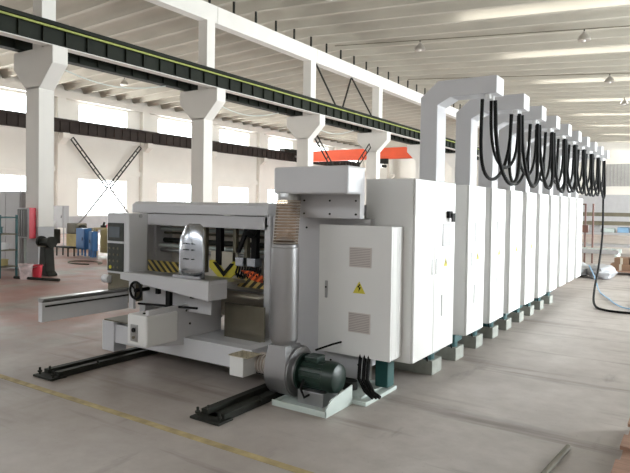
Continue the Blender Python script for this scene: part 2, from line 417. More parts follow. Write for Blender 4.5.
# ================================================================ machine line
def triangle_sign(parent, u, y, zc, s, axis):
    """yellow warning triangle with a black bolt; axis 'Y' faces the camera side, 'X' faces right"""
    h = s*.87
    tri = [(u-s/2, zc-h/2), (u+s/2, zc-h/2), (u, zc+h/2)]
    bolt = [(u-.02*s/.12, zc-.0), (u+.004, zc+.24*s), (u+.012*s/.12, zc+.22*s), (u+.002, zc+.02*s), (u+.02*s/.12, zc+.02*s), (u-.004, zc-.32*s), (u+.0, zc-.02*s)]
    if axis == 'Y':
        a = MB().prism(tri, 'Y', y-.003, y).build('warning_sign', SYEL, parent); MB().prism(bolt, 'Y', y-.005, y-.003).build('bolt_symbol', BLK, a)
    else:
        a = MB().prism(tri, 'X', y, y+.003).build('warning_sign', SYEL, parent); MB().prism(bolt, 'X', y+.003, y+.005).build('bolt_symbol', BLK, a)

CX = -2.12
def cab_body(t, y0, y1):
    MB().box(CX-.5, CX-.022, y0, y1, .3, 1.97).build('body', PAINT, t, .006)
# first, double-door cabinet
c1 = thing('electrical_cabinet', 'widest white electrical cabinet with two doors and a black switch, first of the row', 'cabinet', (CX-.25, 5.36, .3), 'electrical cabinets along the machine')
cab_body(c1, 4.85, 5.87)
for (ya, yb, hy) in ((4.855, 5.317, 5.27), (5.323, 5.865, 5.37)):
    d = MB().box(CX-.02, CX, ya, yb, .305, 1.965).build('door', PAINT, c1, .004)
    MB().box(CX, CX+.006, hy-.014, hy+.014, 1.07, 1.22).build('handle', STEEL, d, .002)
MB().box(CX, CX+.03, 5.62, 5.72, 1.61, 1.68).build('switch', BLK, c1, .004); MB().box(CX+.03, CX+.045, 5.67, 5.75, 1.57, 1.66).build('switch_knob', BLK, c1)
def pocket(t, y0, y1, z0, z1):
    mb = MB()
    mb.box(CX, CX+.004, y0, y1, z0, z1)
    for i in range(9): z = z0+.015+(z1-z0-.03)*i/8; mb.box(CX+.004, CX+.007, y0+.01, y1-.01, z-.004, z+.004)
    return mb.build('vent', mat('pale_vent', (.42,.41,.41), .5), t)
pocket(c1, 5.52, 5.75, 1.33, 1.56)
triangle_sign(c1, 5.62, CX, 1.17, .095, 'X')
box('slot_handle', STEEL, c1, CX, CX+.005, 5.52, 5.54, .64, .85)
# single cabinets
names = ['second', 'third', 'fourth', 'fifth', 'sixth', 'seventh', 'eighth', 'ninth', 'tenth and farthest']
CY = [6.29+.855*i for i in range(9)]
c2 = thing('electrical_cabinet', '', 'cabinet', (CX-.25, CY[0]+.3, .3), 'electrical cabinets along the machine')
cab_body(c2, CY[0], CY[0]+.6)
d = MB().box(CX-.02, CX, CY[0]+.005, CY[0]+.595, .305, 1.965).build('door', PAINT, c2, .004)
MB().box(CX, CX+.006, CY[0]+.11, CY[0]+.135, 1.07, 1.22).build('handle', STEEL, d, .002)
MB().box(CX, CX+.005, CY[0]+.23, CY[0]+.25, .64, .85).build('slot_handle', STEEL, d)
pocket(c2, CY[0]+.22, CY[0]+.46, 1.33, 1.56); triangle_sign(c2, CY[0]+.34, CX, 1.17, .09, 'X')
for i, nm in enumerate(names):
    o = c2 if i == 0 else copy_tree(c2)
    o.location.y = CY[i]+.3; o['label'] = 'narrow white single-door electrical cabinet, %s of the row' % nm

# cable arms
def arm(i, y0, nm):
    t = thing('cable_gantry', 'pale grey gooseneck cable gantry rising behind the %s cabinet' % nm, 'cable gantry', (-2.3, y0+.12, 1.9), 'gooseneck arms above the cabinets')
    x0, x1, xt, zt, zb = -2.38, -2.20, -1.62, 2.965, 2.80
    P = [(x0,1.93),(x1,1.93),(x1,2.73),(x1+.13,zb),(xt,zb),(xt,zt),(x1,zt),(x0,zt-.15)]
    # outline follows the bent box section
    MB().prism(P, 'Y', y0, y0+.24).build('gooseneck', HPAINT, t, .006)
    for dy in (.06, .17):
        MB().cyl((xt-.10, y0+dy, zb-.045), (xt-.10, y0+dy, zb), .032, 12).build('cable_clamp', FRAMEW, t)
    MB().box(x0-.04, x1+.03, y0-.03, y0+.27, 1.95, 1.965).build('base_plate', HPAINT, t)
    return (xt-.10, y0, zb-.045)
AY = [5.52]+[y+.25 for y in CY]
full = ['first']+names
tips = [arm(i, y, full[i]) for i, y in enumerate(AY)]
def loop(p, q, zbot, bulge):
    pts = []
    for i in range(21):
        s = i/20; a = math.pi*s
        y = p[1]+(q[1]-p[1])*(s*.1+.9*(.5-.5*math.cos(a)))
        h = math.sin(a)**.55
        z = p[2]+(q[2]-p[2])*s-(max(p[2],q[2])-zbot)*h
        pts.append((p[0]+(q[0]-p[0])*s+bulge*math.sin(a), y, z))
    return pts
for i in range(9):
    a, b_ = tips[i], tips[i+1]
    A = (a[0]-.0, a[1]+.17, a[2]); B = (b_[0], b_[1]+.06, b_[2])
    for j, (dx, zb, nm, r) in enumerate(((-.045, 2.0+.05*random.random(), 'inner', .018), (.04, 1.96+.05*random.random(), 'outer', .02), (.0, 2.08+.1*random.random(), 'shortest', .016))):
        oa = (-.02, .0, .0)[j]
        mb = MB().tube(loop((A[0]+dx, A[1]+oa-(.11 if j == 0 else 0), A[2]), (B[0]+dx, B[1]+(.11 if j == 2 else 0), B[2]), zb, dx*1.2), r, 8)
        tag(mb.build('power_cable', BLK, None, smooth=True), 'black cable loop, the %s of the three, hanging between the %s and %s gantries' % (nm, full[i], full[i+1].replace(' and farthest', '')), 'cable', 'festoon cables between the arms')
a = tips[-1]
tag(MB().tube(smooth_path([(a[0], a[1]+.17, a[2]), (a[0], a[1]+.3, 2.3), (a[0]+.01, a[1]+.25, 1.9), (a[0]+.03, a[1]+.1, 1.2), (a[0]+.04, a[1]-.4, .6),(a[0]+.08, a[1]-1.2, .2),(a[0]+.2, a[1]-2.0, .04),(a[0]+.42, a[1]-2.35, .02),(a[0]+.85, a[1]-2.4, .02),(a[0]+1.6, a[1]-2.3, .02)]), .02, 8).build('power_cable', BLK, None, smooth=True),
    'black cable dropping from the farthest gantry and running out across the floor', 'cable')
pts = [(-2.05, 14.3, .5), (-1.9, 14.0, .3), (-1.7, 13.4, .03), (-1.45, 12.6, .02), (-1.25, 11.9, .02), (-1.05, 11.5, .02), (-.85, 11.55, .02), (-1.0, 12.1, .02), (-.75, 12.3, .02), (-.6, 11.8, .02), (-.9, 11.4, .03), (-.4, 11.5, .02), (-.1, 11.9, .02)]
tag(MB().tube([Vector((p.x, p.y, max(p.z, .014))) for p in smooth_path(pts)], .013, 6).build('air_hose', BLUEC, None, smooth=True), 'pale blue hose coiled on the floor beside the black cable', 'hose')

# rear machine units behind the cabinets
for i in range(10):
    y0, y1 = (4.86, 5.87) if i == 0 else (CY[i-1], CY[i-1]+.6)
    y1b = y1+.2
    t = thing('printing_unit', 'grey printing unit body standing behind the %s cabinet' % full[i], 'machine', (-4.1, (y0+y1)/2, 0), 'printing units behind the cabinets')
    if i == 0:
        MB().box(-5.6, -5.5, y0, y1b, .15, 1.62).build('side_frame', MPAINT, t, .01); MB().box(-2.74, -2.64, y0, y1b, .15, 1.62).build('side_frame', MPAINT, t, .01)
        MB().box(-5.5, -2.74, y0+.75, y1b-.02, .3, 1.5).build('back_panel', BEIGE, t)
    else:
        MB().box(-5.6, -5.5, y0, y1b, .15, 1.62).build('side_frame', MPAINT, t, .01); MB().box(-2.74, -2.64, y0, y1b, .15, 1.62).build('side_frame', MPAINT, t, .01)
        MB().box(-5.5, -2.74, y0+.1, y0+.14, .02, 1.5).build('front_panel', MPAINT, t)  # lower edge carried down near the floor to block light underneath
        MB().cyl((-5.5,y0+.4,.95), (-2.74,y0+.4,.95), .17, 24).build('printing_roller', STEEL, t, smooth=True)
    MB().prism([(y0, 1.62), (y1b, 1.62), (y1b, 1.7), (y1b-.06, 1.73), (y0+.06, 1.73), (y0, 1.7)], 'X', -5.62, -2.66).build('hood', HPAINT, t)
    MB().box(-5.62, -5.3, y0+.1, y0+.3, 0, .15).build('foot', TEAL, t); MB().box(-3.1, -2.8, y0+.1, y0+.3, 0, .15).build('foot', TEAL, t)

# support blocks under the cabinets
SB = [5.62, 6.31, 7.02, 7.70, 8.36, 9.07, 9.75, 10.45, 11.2]
bl = ['nearest, under the wide first cabinet', 'second from the front', 'third from the front', 'fourth from the front', 'fifth from the front', 'sixth from the front', 'seventh from the front', 'eighth from the front', 'ninth and farthest visible']
for i, y in enumerate(SB):
    t = thing('support_block', 'grey block on the floor with teal foot on it, ' + bl[i], 'block', (-2.5, y+.12, 0), 'support blocks under the cabinets')
    MB().box(-2.78, -2.24, y, y+.26, 0, .145).build('block', BLOCKM, t, .006)
    mb = MB().cyl((-2.34, y+.1, .145), (-2.34, y+.1, .22), .075, 14); mb.box(-2.50, -2.25, y-.02, y+.22, .21, .298); mb.box(-2.78, -2.5, y+.03, y+.2, .145, .298)
    mb.build('foot', TEAL, t)
    MB().tube([(-2.28, y-.06, .28), (-2.27, y-.09, .20), (-2.27, y-.06, .16), (-2.29, y-.01, .18)], .008, 6).build('wire', BLK, t)

# white pads with dark foot and cables under the small box
t = thing('machine_foot', 'teal foot with black cables on a white pad below the small cabinet', 'machine foot', (-2.5, 4.7, 0))
MB().box(-2.85, -2.34, 4.39, 5.0, 0, .035).build('floor_pad', PALE, t, .004)
MB().box(-2.80, -2.42, 4.45, 4.95, .035, .055).build('upper_pad', PALE, t)
MB().box(-2.47, -2.34, 4.80, 4.94, .055, .3).build('foot', mat('teal_bright', (.012,.08,.075), .5), t, .01)
MB().cyl((-2.62,4.6,.055),(-2.62,4.6,.13),.07,14).build('foot_screw', DARK, t)
for dx in (0, .045, .085):
    MB().tube([(-2.52+dx, 4.64, .5), (-2.52+dx, 4.6, .3), (-2.50+dx, 4.55, .18), (-2.42+dx, 4.52, .09), (-2.33+dx*.8, 4.5, .05+dx*.2)], .017, 8).build('cable', BLK, t, smooth=True)

# ---------------------------------------------------------------- feeder
F = thing('feeder_unit', 'grey sheet feeder of the machine with control panel, table and rollers', 'machine', (-4.1, 4.6, 0))
YP = 4.72
# side panel right of the opening
MB().box(-3.62, -2.5, YP, YP+.08, .11, 1.60).build('side_panel', MPAINT, F, .006)
MB().box(-3.70, -3.625, YP-.03, YP+.3, .12, 1.62).build('frame_post', HPAINT, F, .004)
for z in (1.50, .25):
    for x in (-3.2, -2.9, -2.6): MB().cyl((x, YP-.008, z), (x, YP, z), .009, 8).build('bolt', DARK, F)
MB().cyl((-3.66,YP-.04,1.5),(-3.66,YP-.03,1.5),.01,8).build('bolt', DARK, F)
# hood and front rail over the opening
MB().prism([(YP-.06, 1.60), (YP+.30, 1.60), (YP+.30, 1.735), (YP-.0, 1.735), (YP-.06, 1.70)], 'X', -5.70, -3.64).build('hood', HPAINT, F, .01)
MB().box(-5.55, -3.66, YP-.03, YP+.05, 1.46, 1.592).build('front_rail', MPAINT, F, .004)
MB().cyl((-3.42,YP+.15,1.60),(-3.42,YP+.15,1.735),.05,12).build('cap', HPAINT, F)
# left frame and base
MB().box(-5.62, -5.52, YP, YP+.12, .3, 1.6).build('left_frame', MPAINT, F)
MB().box(-5.50, -3.55, 4.17, 4.30, .17, .37).build('base_beam', HPAINT, F, .004)
MB().box(-3.55, -3.42, 4.17, 4.72, .17, .37).build('base_side', HPAINT, F)
MB().box(-5.56, -5.36, 4.15, 4.32, .07, .40).build('leg', HPAINT, F, .006)
MB().box(-5.52, -3.55, 4.30, YP, .34, .36).build('base_deck', MPAINT, F)
MB().box(-5.54, -5.02, 4.16, 4.5, .40, .415).build('deck_plate', OLIVE, F)
MB().box(-5.40, -3.6, 4.62, 4.66, .0, .34).build('light_block_plate', DARK, F)  # dark plate added to block light under the feeder
MB().box(-3.55, -2.7, 4.8, 4.85, .0, .2).build('light_block_plate', DARK, F)  # second added plate, shutting out light below the side panel
# inside of the opening
MB().box(-5.5, -3.7, 5.12, 5.14, .81, 1.55).build('back_board', mat('pale_board', (.75,.7,.62), .6), F)  # colour lightened to stand in for light passing through from behind
MB().box(-5.5, -3.7, 4.8, 5.12, .78, .80).build('inner_deck', STEEL, F)
for (y, z, r, m_) in ((4.95,1.41,.02,PALE),(5.0,1.27,.03,DARK),(4.92,1.21,.022,PALE),(4.95,1.15,.022,STEEL),(5.0,1.36,.014,OLIVE)):
    MB().cyl((-5.5,y,z), (-3.7,y,z), r, 16).build('roller', m_, F, smooth=True)
mb = MB()
for x in (-4.62, -4.18, -4.02):
    mb.box(x-.02, x+.02, 4.78, 4.83, .95, 1.47)
mb.build('suction_arm', OLIVE, F)
MB().box(-4.43,-4.36,4.76,4.82,1.05,1.46).build('guide_bracket', BLK, F)
mb = MB().box(-3.93,-3.86,4.76,4.82,.98,1.46); mb.cyl((-3.9,4.7,1.40),(-3.9,4.8,1.48),.05,10); mb.build('guide_bracket', BLK, F)
MB().prism([(-4.12,1.2),(-4.0,1.48),(-3.95,1.48),(-4.08,1.2)],'Y',4.74,4.77).build('guide_bracket', BLK, F)
for x in (-4.06, -3.90):
    MB().box(x-.055, x+.055, 4.72, 4.84, 1.06, 1.155).build('air_cylinder', CHROME, F, .008)
mb = MB()
for i in range(10): mb.tube([(-4.06+.035*i, 4.70, 1.06), (-4.05+.035*i, 4.66, 1.0-.01*(i%3)), (-4.06+.033*i, 4.72, .93)], .010, 6)
mb.build('air_line', BLK, F)
MB().box(-4.52, -4.14, 4.78, 4.80, .98, 1.2).build('push_plate', BEIGE, F)
# warning stripes
MB().box(-5.50, -4.86, 4.74, 4.76, .89, 1.04).build('striped_board', STR, F)
mb = MB().prism([(-4.52,1.10),(-4.44,1.10),(-4.30,.99),(-4.18,1.10),(-4.10,1.10),(-4.10,1.0),(-4.24,.90),(-4.36,.90),(-4.52,1.02)], 'Y', 4.755, 4.775)
mb.build('chevron_plate', SYEL, F)
MB().prism([(-4.46,1.08),(-4.41,1.08),(-4.30,.985),(-4.205,1.08),(-4.155,1.08),(-4.30,.93)], 'Y', 4.745, 4.754).build('chevron_mark', BLK, F)
MB().box(-4.06, -3.71, 4.70, 4.72, .85, .97).build('striped_board', STR2, F)
MB().prism([(-3.98,1.03),(-3.84,1.03),(-3.71,.99),(-3.71,.92),(-3.84,.94)], 'Y', 4.66, 4.69).build('orange_guard', STRO, F)
MB().box(-4.05, -3.70, 4.62, 4.80, .755, .775).build('rear_ledge', BEIGE, F)
MB().box(-4.05, -3.53, 4.49, 4.51, .29, .71).build('steel_panel', STAIN, F, .004)
# table
MB().prism([(-5.07,.915),(-5.07,.985),(-3.81,.985),(-3.81,.80),(-4.0,.82)], 'Y', 4.0, 4.03).build('table_front', MPAINT, F, .004)
MB().box(-5.07, -3.81, 4.03, 4.26, .95, .985).build('table_board', MPAINT, F)
MB().box(-4.96, -3.83, 4.03, 4.25, .986, .992).build('table_top', STEEL, F)
MB().prism([(4.03,.80),(4.03,.95),(4.26,.95),(4.26,.80)], 'X', -3.84, -3.81).build('table_bracket', MPAINT, F, .004)
MB().box(-5.0, -3.95, 4.26, 4.72, .90, .93).build('rear_table', STEEL, F)
# curved chrome sheet standing on the table
mb = MB(); nn = 12; rows = []
for kx in range(nn+1):
    a = math.pi*(.12+.76*kx/nn); cx = -4.12-.19*math.cos(a)
    rows.append((cx, 4.12-.085*math.sin(a)))
H = [(.992,1.),(1.10,1.),(1.25,.99),(1.38,.92),(1.45,.80),(1.50,.62),(1.52,.4)]
g = [[mb.bm.verts.new((-4.12+(x+4.12)*s, 4.12+(y-4.12)*s+(.0 if z<1.4 else .02), z)) for x, y in rows] for z, s in H]
for a, b_ in zip(g, g[1:]):
    for i in range(nn): mb.bm.faces.new((a[i], a[i+1], b_[i+1], b_[i]))
ch = mb.build('curved_guard', CHROME, F)
for f in ch.data.polygons: f.use_smooth = True
s_ = ch.modifiers.new('thick', 'SOLIDIFY'); s_.thickness = .004
MB().box(-4.31, -3.94, 4.02, 4.04, .992, 1.02).build('guard_foot', CHROME, F)
mb = MB()
for z in (1.18,1.27,1.33): 
    for x in (-4.16, -4.12, -4.05): mb.cyl((x,4.02,z),(x,4.035,z),.006,6)
mb.build('guard_slot', DARK, F)
# control box
cb = MB().box(-5.555, -5.18, 4.2, 4.46, .93, 1.60).build('control_box', HPAINT, F, .012)
MB().box(-5.53, -5.265, 4.188, 4.2, 1.29, 1.49).build('display_panel', KEYP, cb, .003)
MB().box(-5.50, -5.32, 4.184, 4.188, 1.33, 1.45).build('screen', SCREEN, cb)
MB().box(-5.53, -5.265, 4.188, 4.2, .955, 1.265).build('keypad', KEYP, cb, .003)
for r in range(4):
    for c in range(3): MB().cyl((-5.49+.07*c, 4.182, 1.0+.07*r), (-5.49+.07*c, 4.188, 1.0+.07*r), .013, 10).build('push_button', OLIVE, cb)
MB().cyl((-5.47,4.178,1.0),(-5.47,4.184,1.0),.02,12).build('yellow_button', SYEL, cb)
MB().box(-5.14, -5.10, 4.2, 4.62, 1.2, 1.22)
mb = MB().cyl((-5.18,4.35,1.57),(-5.165,4.35,1.57),.02,10); mb.build('side_bolt', STEEL, cb)
MB().box(-5.56, -5.2, 4.22, 4.6, .62, .93).build('control_pedestal', OLIVE, F, .006)
MB().cyl((-5.60,4.2,.86),(-5.50,4.2,.86),.045,14).build('roller_end', HPAINT, F)
# handwheel under the table
hw = thing('hand', '', '', (0,0,0)) if False else None
mb = MB()
R_ = .085; c_ = Vector((-4.80, 3.98, .82)); ring = [(c_.x+R_*math.cos(a), c_.y, c_.z+R_*math.sin(a)) for a in [2*math.pi*i/20 for i in range(21)]]
mb.tube(ring, .013, 8)
for i in range(3):
    a = 2*math.pi*i/3+.4; mb.cyl(c_, (c_.x+R_*math.cos(a), c_.y, c_.z+R_*math.sin(a)), .009, 6)
mb.cyl((c_.x, c_.y-.01, c_.z), (c_.x, 4.15, c_.z), .02, 10); mb.build('handwheel', BLK, F, smooth=True)
MB().box(-4.93, -4.86, 4.0, 4.03, .62, .90).build('wheel_bracket', MPAINT, F)
mb = MB().cyl((-4.9,4.1,.66),(-4.05,4.1,.70),.012,8); mb.box(-4.47,-4.41,4.08,4.12,.66,.88).box(-4.62,-4.58,4.08,4.12,.79,.88).box(-4.10,-4.06,4.05,4.1,.80,.89).build('adjusting_rod', BLK, F)
MB().box(-5.0, -4.0, 4.24, 4.26, .62, .90).build('apron', MPAINT, F)
# side plate and switch box
MB().prism([(3.72,.36),(4.15,.30),(4.35,.27),(4.62,.29),(4.72,.34),(4.72,.70),(3.72,.70)], 'X', -4.345, -4.30).build('side_plate', MPAINT, F, .004)
for y in (3.75, 3.88, 4.02): MB().cyl((-4.40,y,.655),(-4.40,y,.668),.014,8).build('bolt', DARK, F)
for y, z in ((4.2,.64),(4.35,.64),(4.5,.64),(4.25,.5)): MB().cyl((-4.30,y,z),(-4.292,y,z),.012,8).build('bolt', DARK, F)
sb = MB().box(-4.56, -4.285, 3.68, 4.08, .355, .655).build('switch_box', PAINT, F, .02)
s1 = MB().box(-4.50, -4.40, 3.672, 3.68, .40, .56).build('socket_plate', STEEL, sb, .003)
MB().cyl((-4.45,3.66,.51),(-4.45,3.672,.51),.022,12).build('socket', BLK, s1); MB().cyl((-4.45,3.66,.44),(-4.45,3.672,.44),.014,12).build('socket', OLIVE, s1)
# long side rail sticking out towards the aisle
mb = MB().box(-5.20, -5.14, 3.17, 4.16, .575, .76)
mb.build('side_rail', HPAINT, F, .004)
mb = MB().prism([(-5.20,.76),(-5.20,.80),(-5.115,.80),(-5.115,.785),(-5.14,.76)], 'Y', 3.17, 4.16); mb.build('rail_lip', STEEL, F)
MB().box(-5.14, -5.125, 3.2, 4.16, .715, .73).build('rail_groove', DARK, F)
# floor tracks under the feeder
def track(xa, xb, y0, lab):
    t = thing('floor_track', lab, 'floor track', ((xa+xb)/2, y0, 0), 'dark floor tracks')
    MB().box(xa, xb, y0, y0+.17, 0, .02).build('end_plate', DARK, t, .003)
    mb = MB().box(xa+.03, xa+.10, y0+.1, 4.75, .0, .06).box(xb-.10, xb-.03, y0+.1, 4.75, .0, .06).box(xa+.10, xb-.10, y0+.1, 4.75, 0, .02)
    mb.build('channel', DARK, t, .003)
    for p in ((xa+.04, y0+.05), (xb-.04, y0+.05), (xa+.08, y0+.13), (xb-.04, y0+.55)):
        MB().cyl((p[0],p[1],.02), (p[0],p[1],.085), .011, 8).cyl((p[0],p[1],.04),(p[0],p[1],.055),.022,6).build('anchor_bolt', DARK, t)
track(-5.42, -5.12, 3.25, 'dark steel floor track with bolted end, under the feeder leg at left')
track(-3.36, -3.05, 3.33, 'dark steel floor track with bolted end, beside the blower')

# duct hood, hose, duct and blower
hd = thing('duct_hood', 'grey box hood on top of the side panel where the clear hose ends', 'hood', (-2.95, 4.6, 1.6))
MB().box(-3.24, -2.46, 4.23, 4.50, 1.815, 2.055).build('hood_box', HPAINT, hd, .02)
MB().box(-3.28, -2.49, 4.50, 4.58, 1.602, 2.055).box(-3.27, -2.60, 4.58, YP+.06, 1.602, 2.05).build('back_plate', MPAINT, hd, .003)
for x in (-3.08, -2.8, -2.53):
    for z in (1.64, 1.76): MB().cyl((x, 4.49, z), (x, 4.50, z), .009, 8).build('bolt', DARK, hd)
B = thing('blower', 'dark grey centrifugal blower with green motor, tall duct and tray', 'blower', (-3.0, 4.25, 0))
dx, dy = -3.045, 4.16
MB().lathe((dx,dy,.44), (0,0,1), [(.100,0),(.100,.05),(.122,.09),(.124,.10),(.124,.90),(.116,.905),(.116,.93)], 32).build('duct', DUCTM, B, smooth=True)
mb = MB(); prof = []
for i in range(44): prof.append((.104+(.006 if i % 2 else 0), .0+.45*i/43))
hz = Vector((-3.16-dx, 4.37-dy, .45)).normalized()
mb.lathe((dx,dy,1.37), hz, prof, 32).build('clear_hose', CLEARP, B, smooth=True)
mb = MB()
for i in range(17): mb.tube([(dx+hz.x*(.02+.026*i)+.112*math.cos(2*math.pi*k_/24), dy+hz.y*(.02+.026*i)+.112*math.sin(2*math.pi*k_/24), 1.385+.026*i) for k_ in range(25)], .0035, 5)
mb.build('hose_wire', mat('hose_wire', (.55,.5,.45), .4), B)
MB().cyl((dx,dy,1.39),Vector((dx,dy,1.39))+hz*.33,.085,20).build('inner_sleeve', mat('hose_liner', (.50,.40,.33), .6), B)
MB().lathe((dx+hz.x*.4,dy+hz.y*.4,1.76), (0,0,1), [(.113,0),(.113,.03),(.106,.06)], 32).build('hose_clamp', STEEL, B)
# scroll housing
cyc, czc = 4.235, .25
sc = [(4.03,.37),(4.018,.30)]+[(cyc+.225*math.cos(math.radians(a)), czc+.225*math.sin(math.radians(a))) for a in range(186, 425, 7)]+[(4.28,.40),(4.27,.49),(4.05,.49)]
mb = MB().prism(sc, 'X', -3.15, -2.93)
for v in mb.bm.verts:
    if v.co.z > .45: v.co.x = dx+(v.co.x-dx)*.82
mb.build('scroll_housing', DUCTM, B, .03, True)
MB().lathe((dx,dy,.40), (0,0,1), [(.105,0),(.10,.06)], 24).build('neck', DUCTM, B, smooth=True)
MB().lathe((-2.93,cyc,czc), (1,0,0), [(.21,0),(.21,.015),(.15,.02),(.15,.04)], 28).build('back_plate', DUCTM, B, smooth=True)
mt = MB().lathe((-2.89,cyc,czc), (1,0,0), [(.12,0),(.165,.01),(.165,.03),(.125,.035),(.125,.26),(.132,.265),(.132,.33),(.12,.37),(.09,.385),(0.02,.39)], 28).build('motor', GREENM, B, smooth=True)
mb = MB()
for i in range(18):
    a = 2*math.pi*i/18; c0 = Vector((0, math.cos(a), math.sin(a)))
    p0 = Vector((-2.86,cyc,czc))+c0*.122; p1 = Vector((-2.64,cyc,czc))+c0*.122
    mb.cyl(p0, p1, .008, 4)
mb.build('cooling_fin', GREENM, mt)
MB().box(-2.83, -2.70, cyc-.07, cyc+.07, czc+.11, czc+.165).build('terminal_box', GREENM, mt, .01)
MB().tube([(-2.8,cyc-.1,czc+.0),(-2.8,cyc-.16,czc-.1),(-2.77,cyc-.15,czc-.17),(-2.73,cyc-.1,czc-.14)], .012, 6).build('motor_wire', BLK, mt)
MB().box(-2.86, -2.60, cyc-.12, cyc+.12, .014, .13).build('motor_stand', DUCTM, B, .004)
mb = MB().box(-3.02, -2.47, 3.96, 4.385, 0, .014).prism([(3.96,0.014),(4.385,.014),(4.385,.17),(4.05,.13),(3.96,.07)], 'X', -2.482, -2.47)
mb.box(-3.02,-2.47,3.96,3.97,.014,.05).box(-3.02,-3.01,3.97,4.3,.014,.04); mb.build('tray', PALE, B, .002)
MB().tube([(-2.8,4.3,.44),(-2.75,4.5,.46),(-2.7,4.66,.47)], .009, 6).build('power_lead', BLK, B)
# inlet hose and checker-plate box
MB().cyl((-3.36,4.22,.26),(-3.13,4.22,.26),.085,24).build('inlet_sleeve', mat('hose_liner2', (.33,.27,.22), .6), B)
mb = MB()
for i in range(7): mb.tube([(-3.35+.032*i, 4.22+.09*math.cos(2*math.pi*k_/24), .26+.09*math.sin(2*math.pi*k_/24)) for k_ in range(25)], .006, 6)
mb.build('inlet_hose_ring', VENTM, B)
ib = MB().box(-3.52, -3.36, 3.98, 4.165, .17, .35).build('inlet_box', PAINT, B, .004)
mb = MB().box(-3.53, -3.30, 3.97, 4.165, .35, .357)
for i in range(7):
    for j in range(5):
        x, y = -3.51+.032*i, 3.99+.037*j; s = 1 if (i+j) % 2 else -1
        mb.prism([(x-.009, y-.009*s-.003), (x-.009, y-.009*s+.003), (x+.009, y+.009*s+.003), (x+.009, y+.009*s-.003)], 'Z', .357, .361)
mb.build('checker_plate', mat('checker_brass', (.55,.50,.38), .35, metal=.5), ib)

# small cabinet on the side panel
SC = thing('electrical_box', 'square white electrical box with two vents and a warning triangle, on the side panel', 'electrical box', (-2.6, 4.7, .36))
MB().box(-2.965, -2.225, 4.635, 4.718, .36, 1.535).box(-2.49,-2.225,4.718,4.845,.36,1.535).build('body', PAINT, SC, .005)
dr = MB().box(-2.975, -2.225, 4.60, 4.632, .355, 1.54).build('door', PAINT, SC, .005)
for z0, z1 in ((1.165,1.345), (.575,.755)):
    mb = MB().box(-2.645, -2.42, 4.594, 4.60, z0, z1); mb.build('vent', VENTM, dr, .002)
    mb = MB()
    for i in range(11): z = z0+.015+(z1-z0-.03)*i/10; mb.box(-2.635, -2.43, 4.590, 4.594, z-.003, z+.004)
    mb.build('louvre', LOUV, dr)
triangle_sign(SC, -2.54, 4.60, .985, .125, 'Y')
h = MB().box(-2.90, -2.87, 4.588, 4.60, .86, 1.02).build('handle', STEEL, dr, .006)
MB().cyl((-2.885,4.583,.96),(-2.885,4.588,.96),.009,8).build('keyhole', DARK, h)

# ================================================================ floor paint and loose objects
mb = MB(); y = 3.07; x = -7.6
while x < -1.2:
    mb.box(x, x+.5, y-.034, y+.034, 0, .002); x += .5
tag(mb.build('floor_line', mat('worn_yellow', (.38,.30,.15), .8, var=.3, scale=9)), 'worn yellow line painted across the floor in front of the machine', 'floor line')
tag(MB().tube([(-.74,4.45,.02), (-.78,4.0,.02), (-.83,3.4,.02)], .02, 8).build('iron_rod', OLIVE), 'dark rod lying on the floor at the bottom right', 'rod')
P_ = thing('pallet', 'reddish wooden pallet just showing at the right edge of the floor', 'pallet', (-.1, 4.7, 0))
for k_ in range(3):
    MB().box(-.41, .5, 3.9+.5*k_, 4.15+.5*k_, .1, .125).build('board', WOOD, P_)
    MB().box(-.39+.4*k_, -.30+.4*k_, 3.9, 5.15, 0, .1).build('runner', WOOD, P_)

# left: locker, shelf rack, box on the column, buckets, grinder
L_ = thing('locker', 'tall plain grey metal locker at the left edge beside the nearest column', 'locker', (-14.6, 8.3, 0))
MB().box(-15.4, -14.02, 8.1, 8.5, .05, 1.98).build('body', GREYP, L_, .01)
for x in (-15.37, -14.71): MB().box(x, x+.64, 8.08, 8.1, .1, 1.93).build('door', GREYP, L_, .004)
SH = thing('shelf_rack', 'teal-posted shelf rack with tools at the left edge', 'shelf', (-13.4, 7.2, 0))
for x in (-13.95, -12.98):
    for y in (7.0, 7.38): MB().box(x-.02, x+.02, y-.02, y+.02, 0, 1.42).build('post', TEAL, SH)
SZ = (.25, .62, .98, 1.36)
for z in SZ: MB().box(-13.97, -12.96, 6.98, 7.40, z-.012, z+.012).build('shelf', OLIVE if z < 1.3 else TEAL, SH)
for i, (x, w, z, m_, lab, cat) in enumerate(((-13.2,.2,.632,FRAMEW,'white bundle on the second shelf of the teal rack','bundle'), (-13.45,.16,.992,TEAL,'teal tool box on the third shelf of the rack','tool box'), (-13.25,.22,.262,OCHRE,'ochre can carton on the lowest shelf of the rack','carton'))):
    t = thing('storage_box', lab, cat, (x, 7.2, z))
    MB().box(x-w/2, x+w/2, 7.08, 7.28, z, z+.13).build('body', m_, t, .01); MB().box(x-w/2-.01, x+w/2+.01, 7.07, 7.29, z+.13, z+.145).build('lid', m_, t)
t = thing('junction_box', 'grey-fronted electrical box with red sides mounted on the nearest column', 'electrical box', (-13.35, 7.8, .83))
MB().box(-13.87, -13.38, 7.92, 8.09, .84, 1.58).build('body', REDM, t, .01)
MB().box(-13.87, -13.38, 7.90, 7.92, .84, 1.58).build('front_frame', GREYP, t, .004)
MB().box(-13.84, -13.44, 7.892, 7.90, .88, 1.54).build('front_grille', mat('dark_glass', (.05,.05,.05), .3), t)
mb = MB()
for k_ in range(3): mb.box(-13.76+.1*k_, -13.745+.1*k_, 7.885, 7.892, .9, 1.52)
mb.build('bar', GREYP, t)
tag(MB().tube([(-13.6,7.95,.84),(-13.6,7.95,.4),(-13.6,7.98,.02)], .03, 8).build('cable_pipe', PALE), 'pale pipe running down to the floor below the red-sided box', 'pipe')
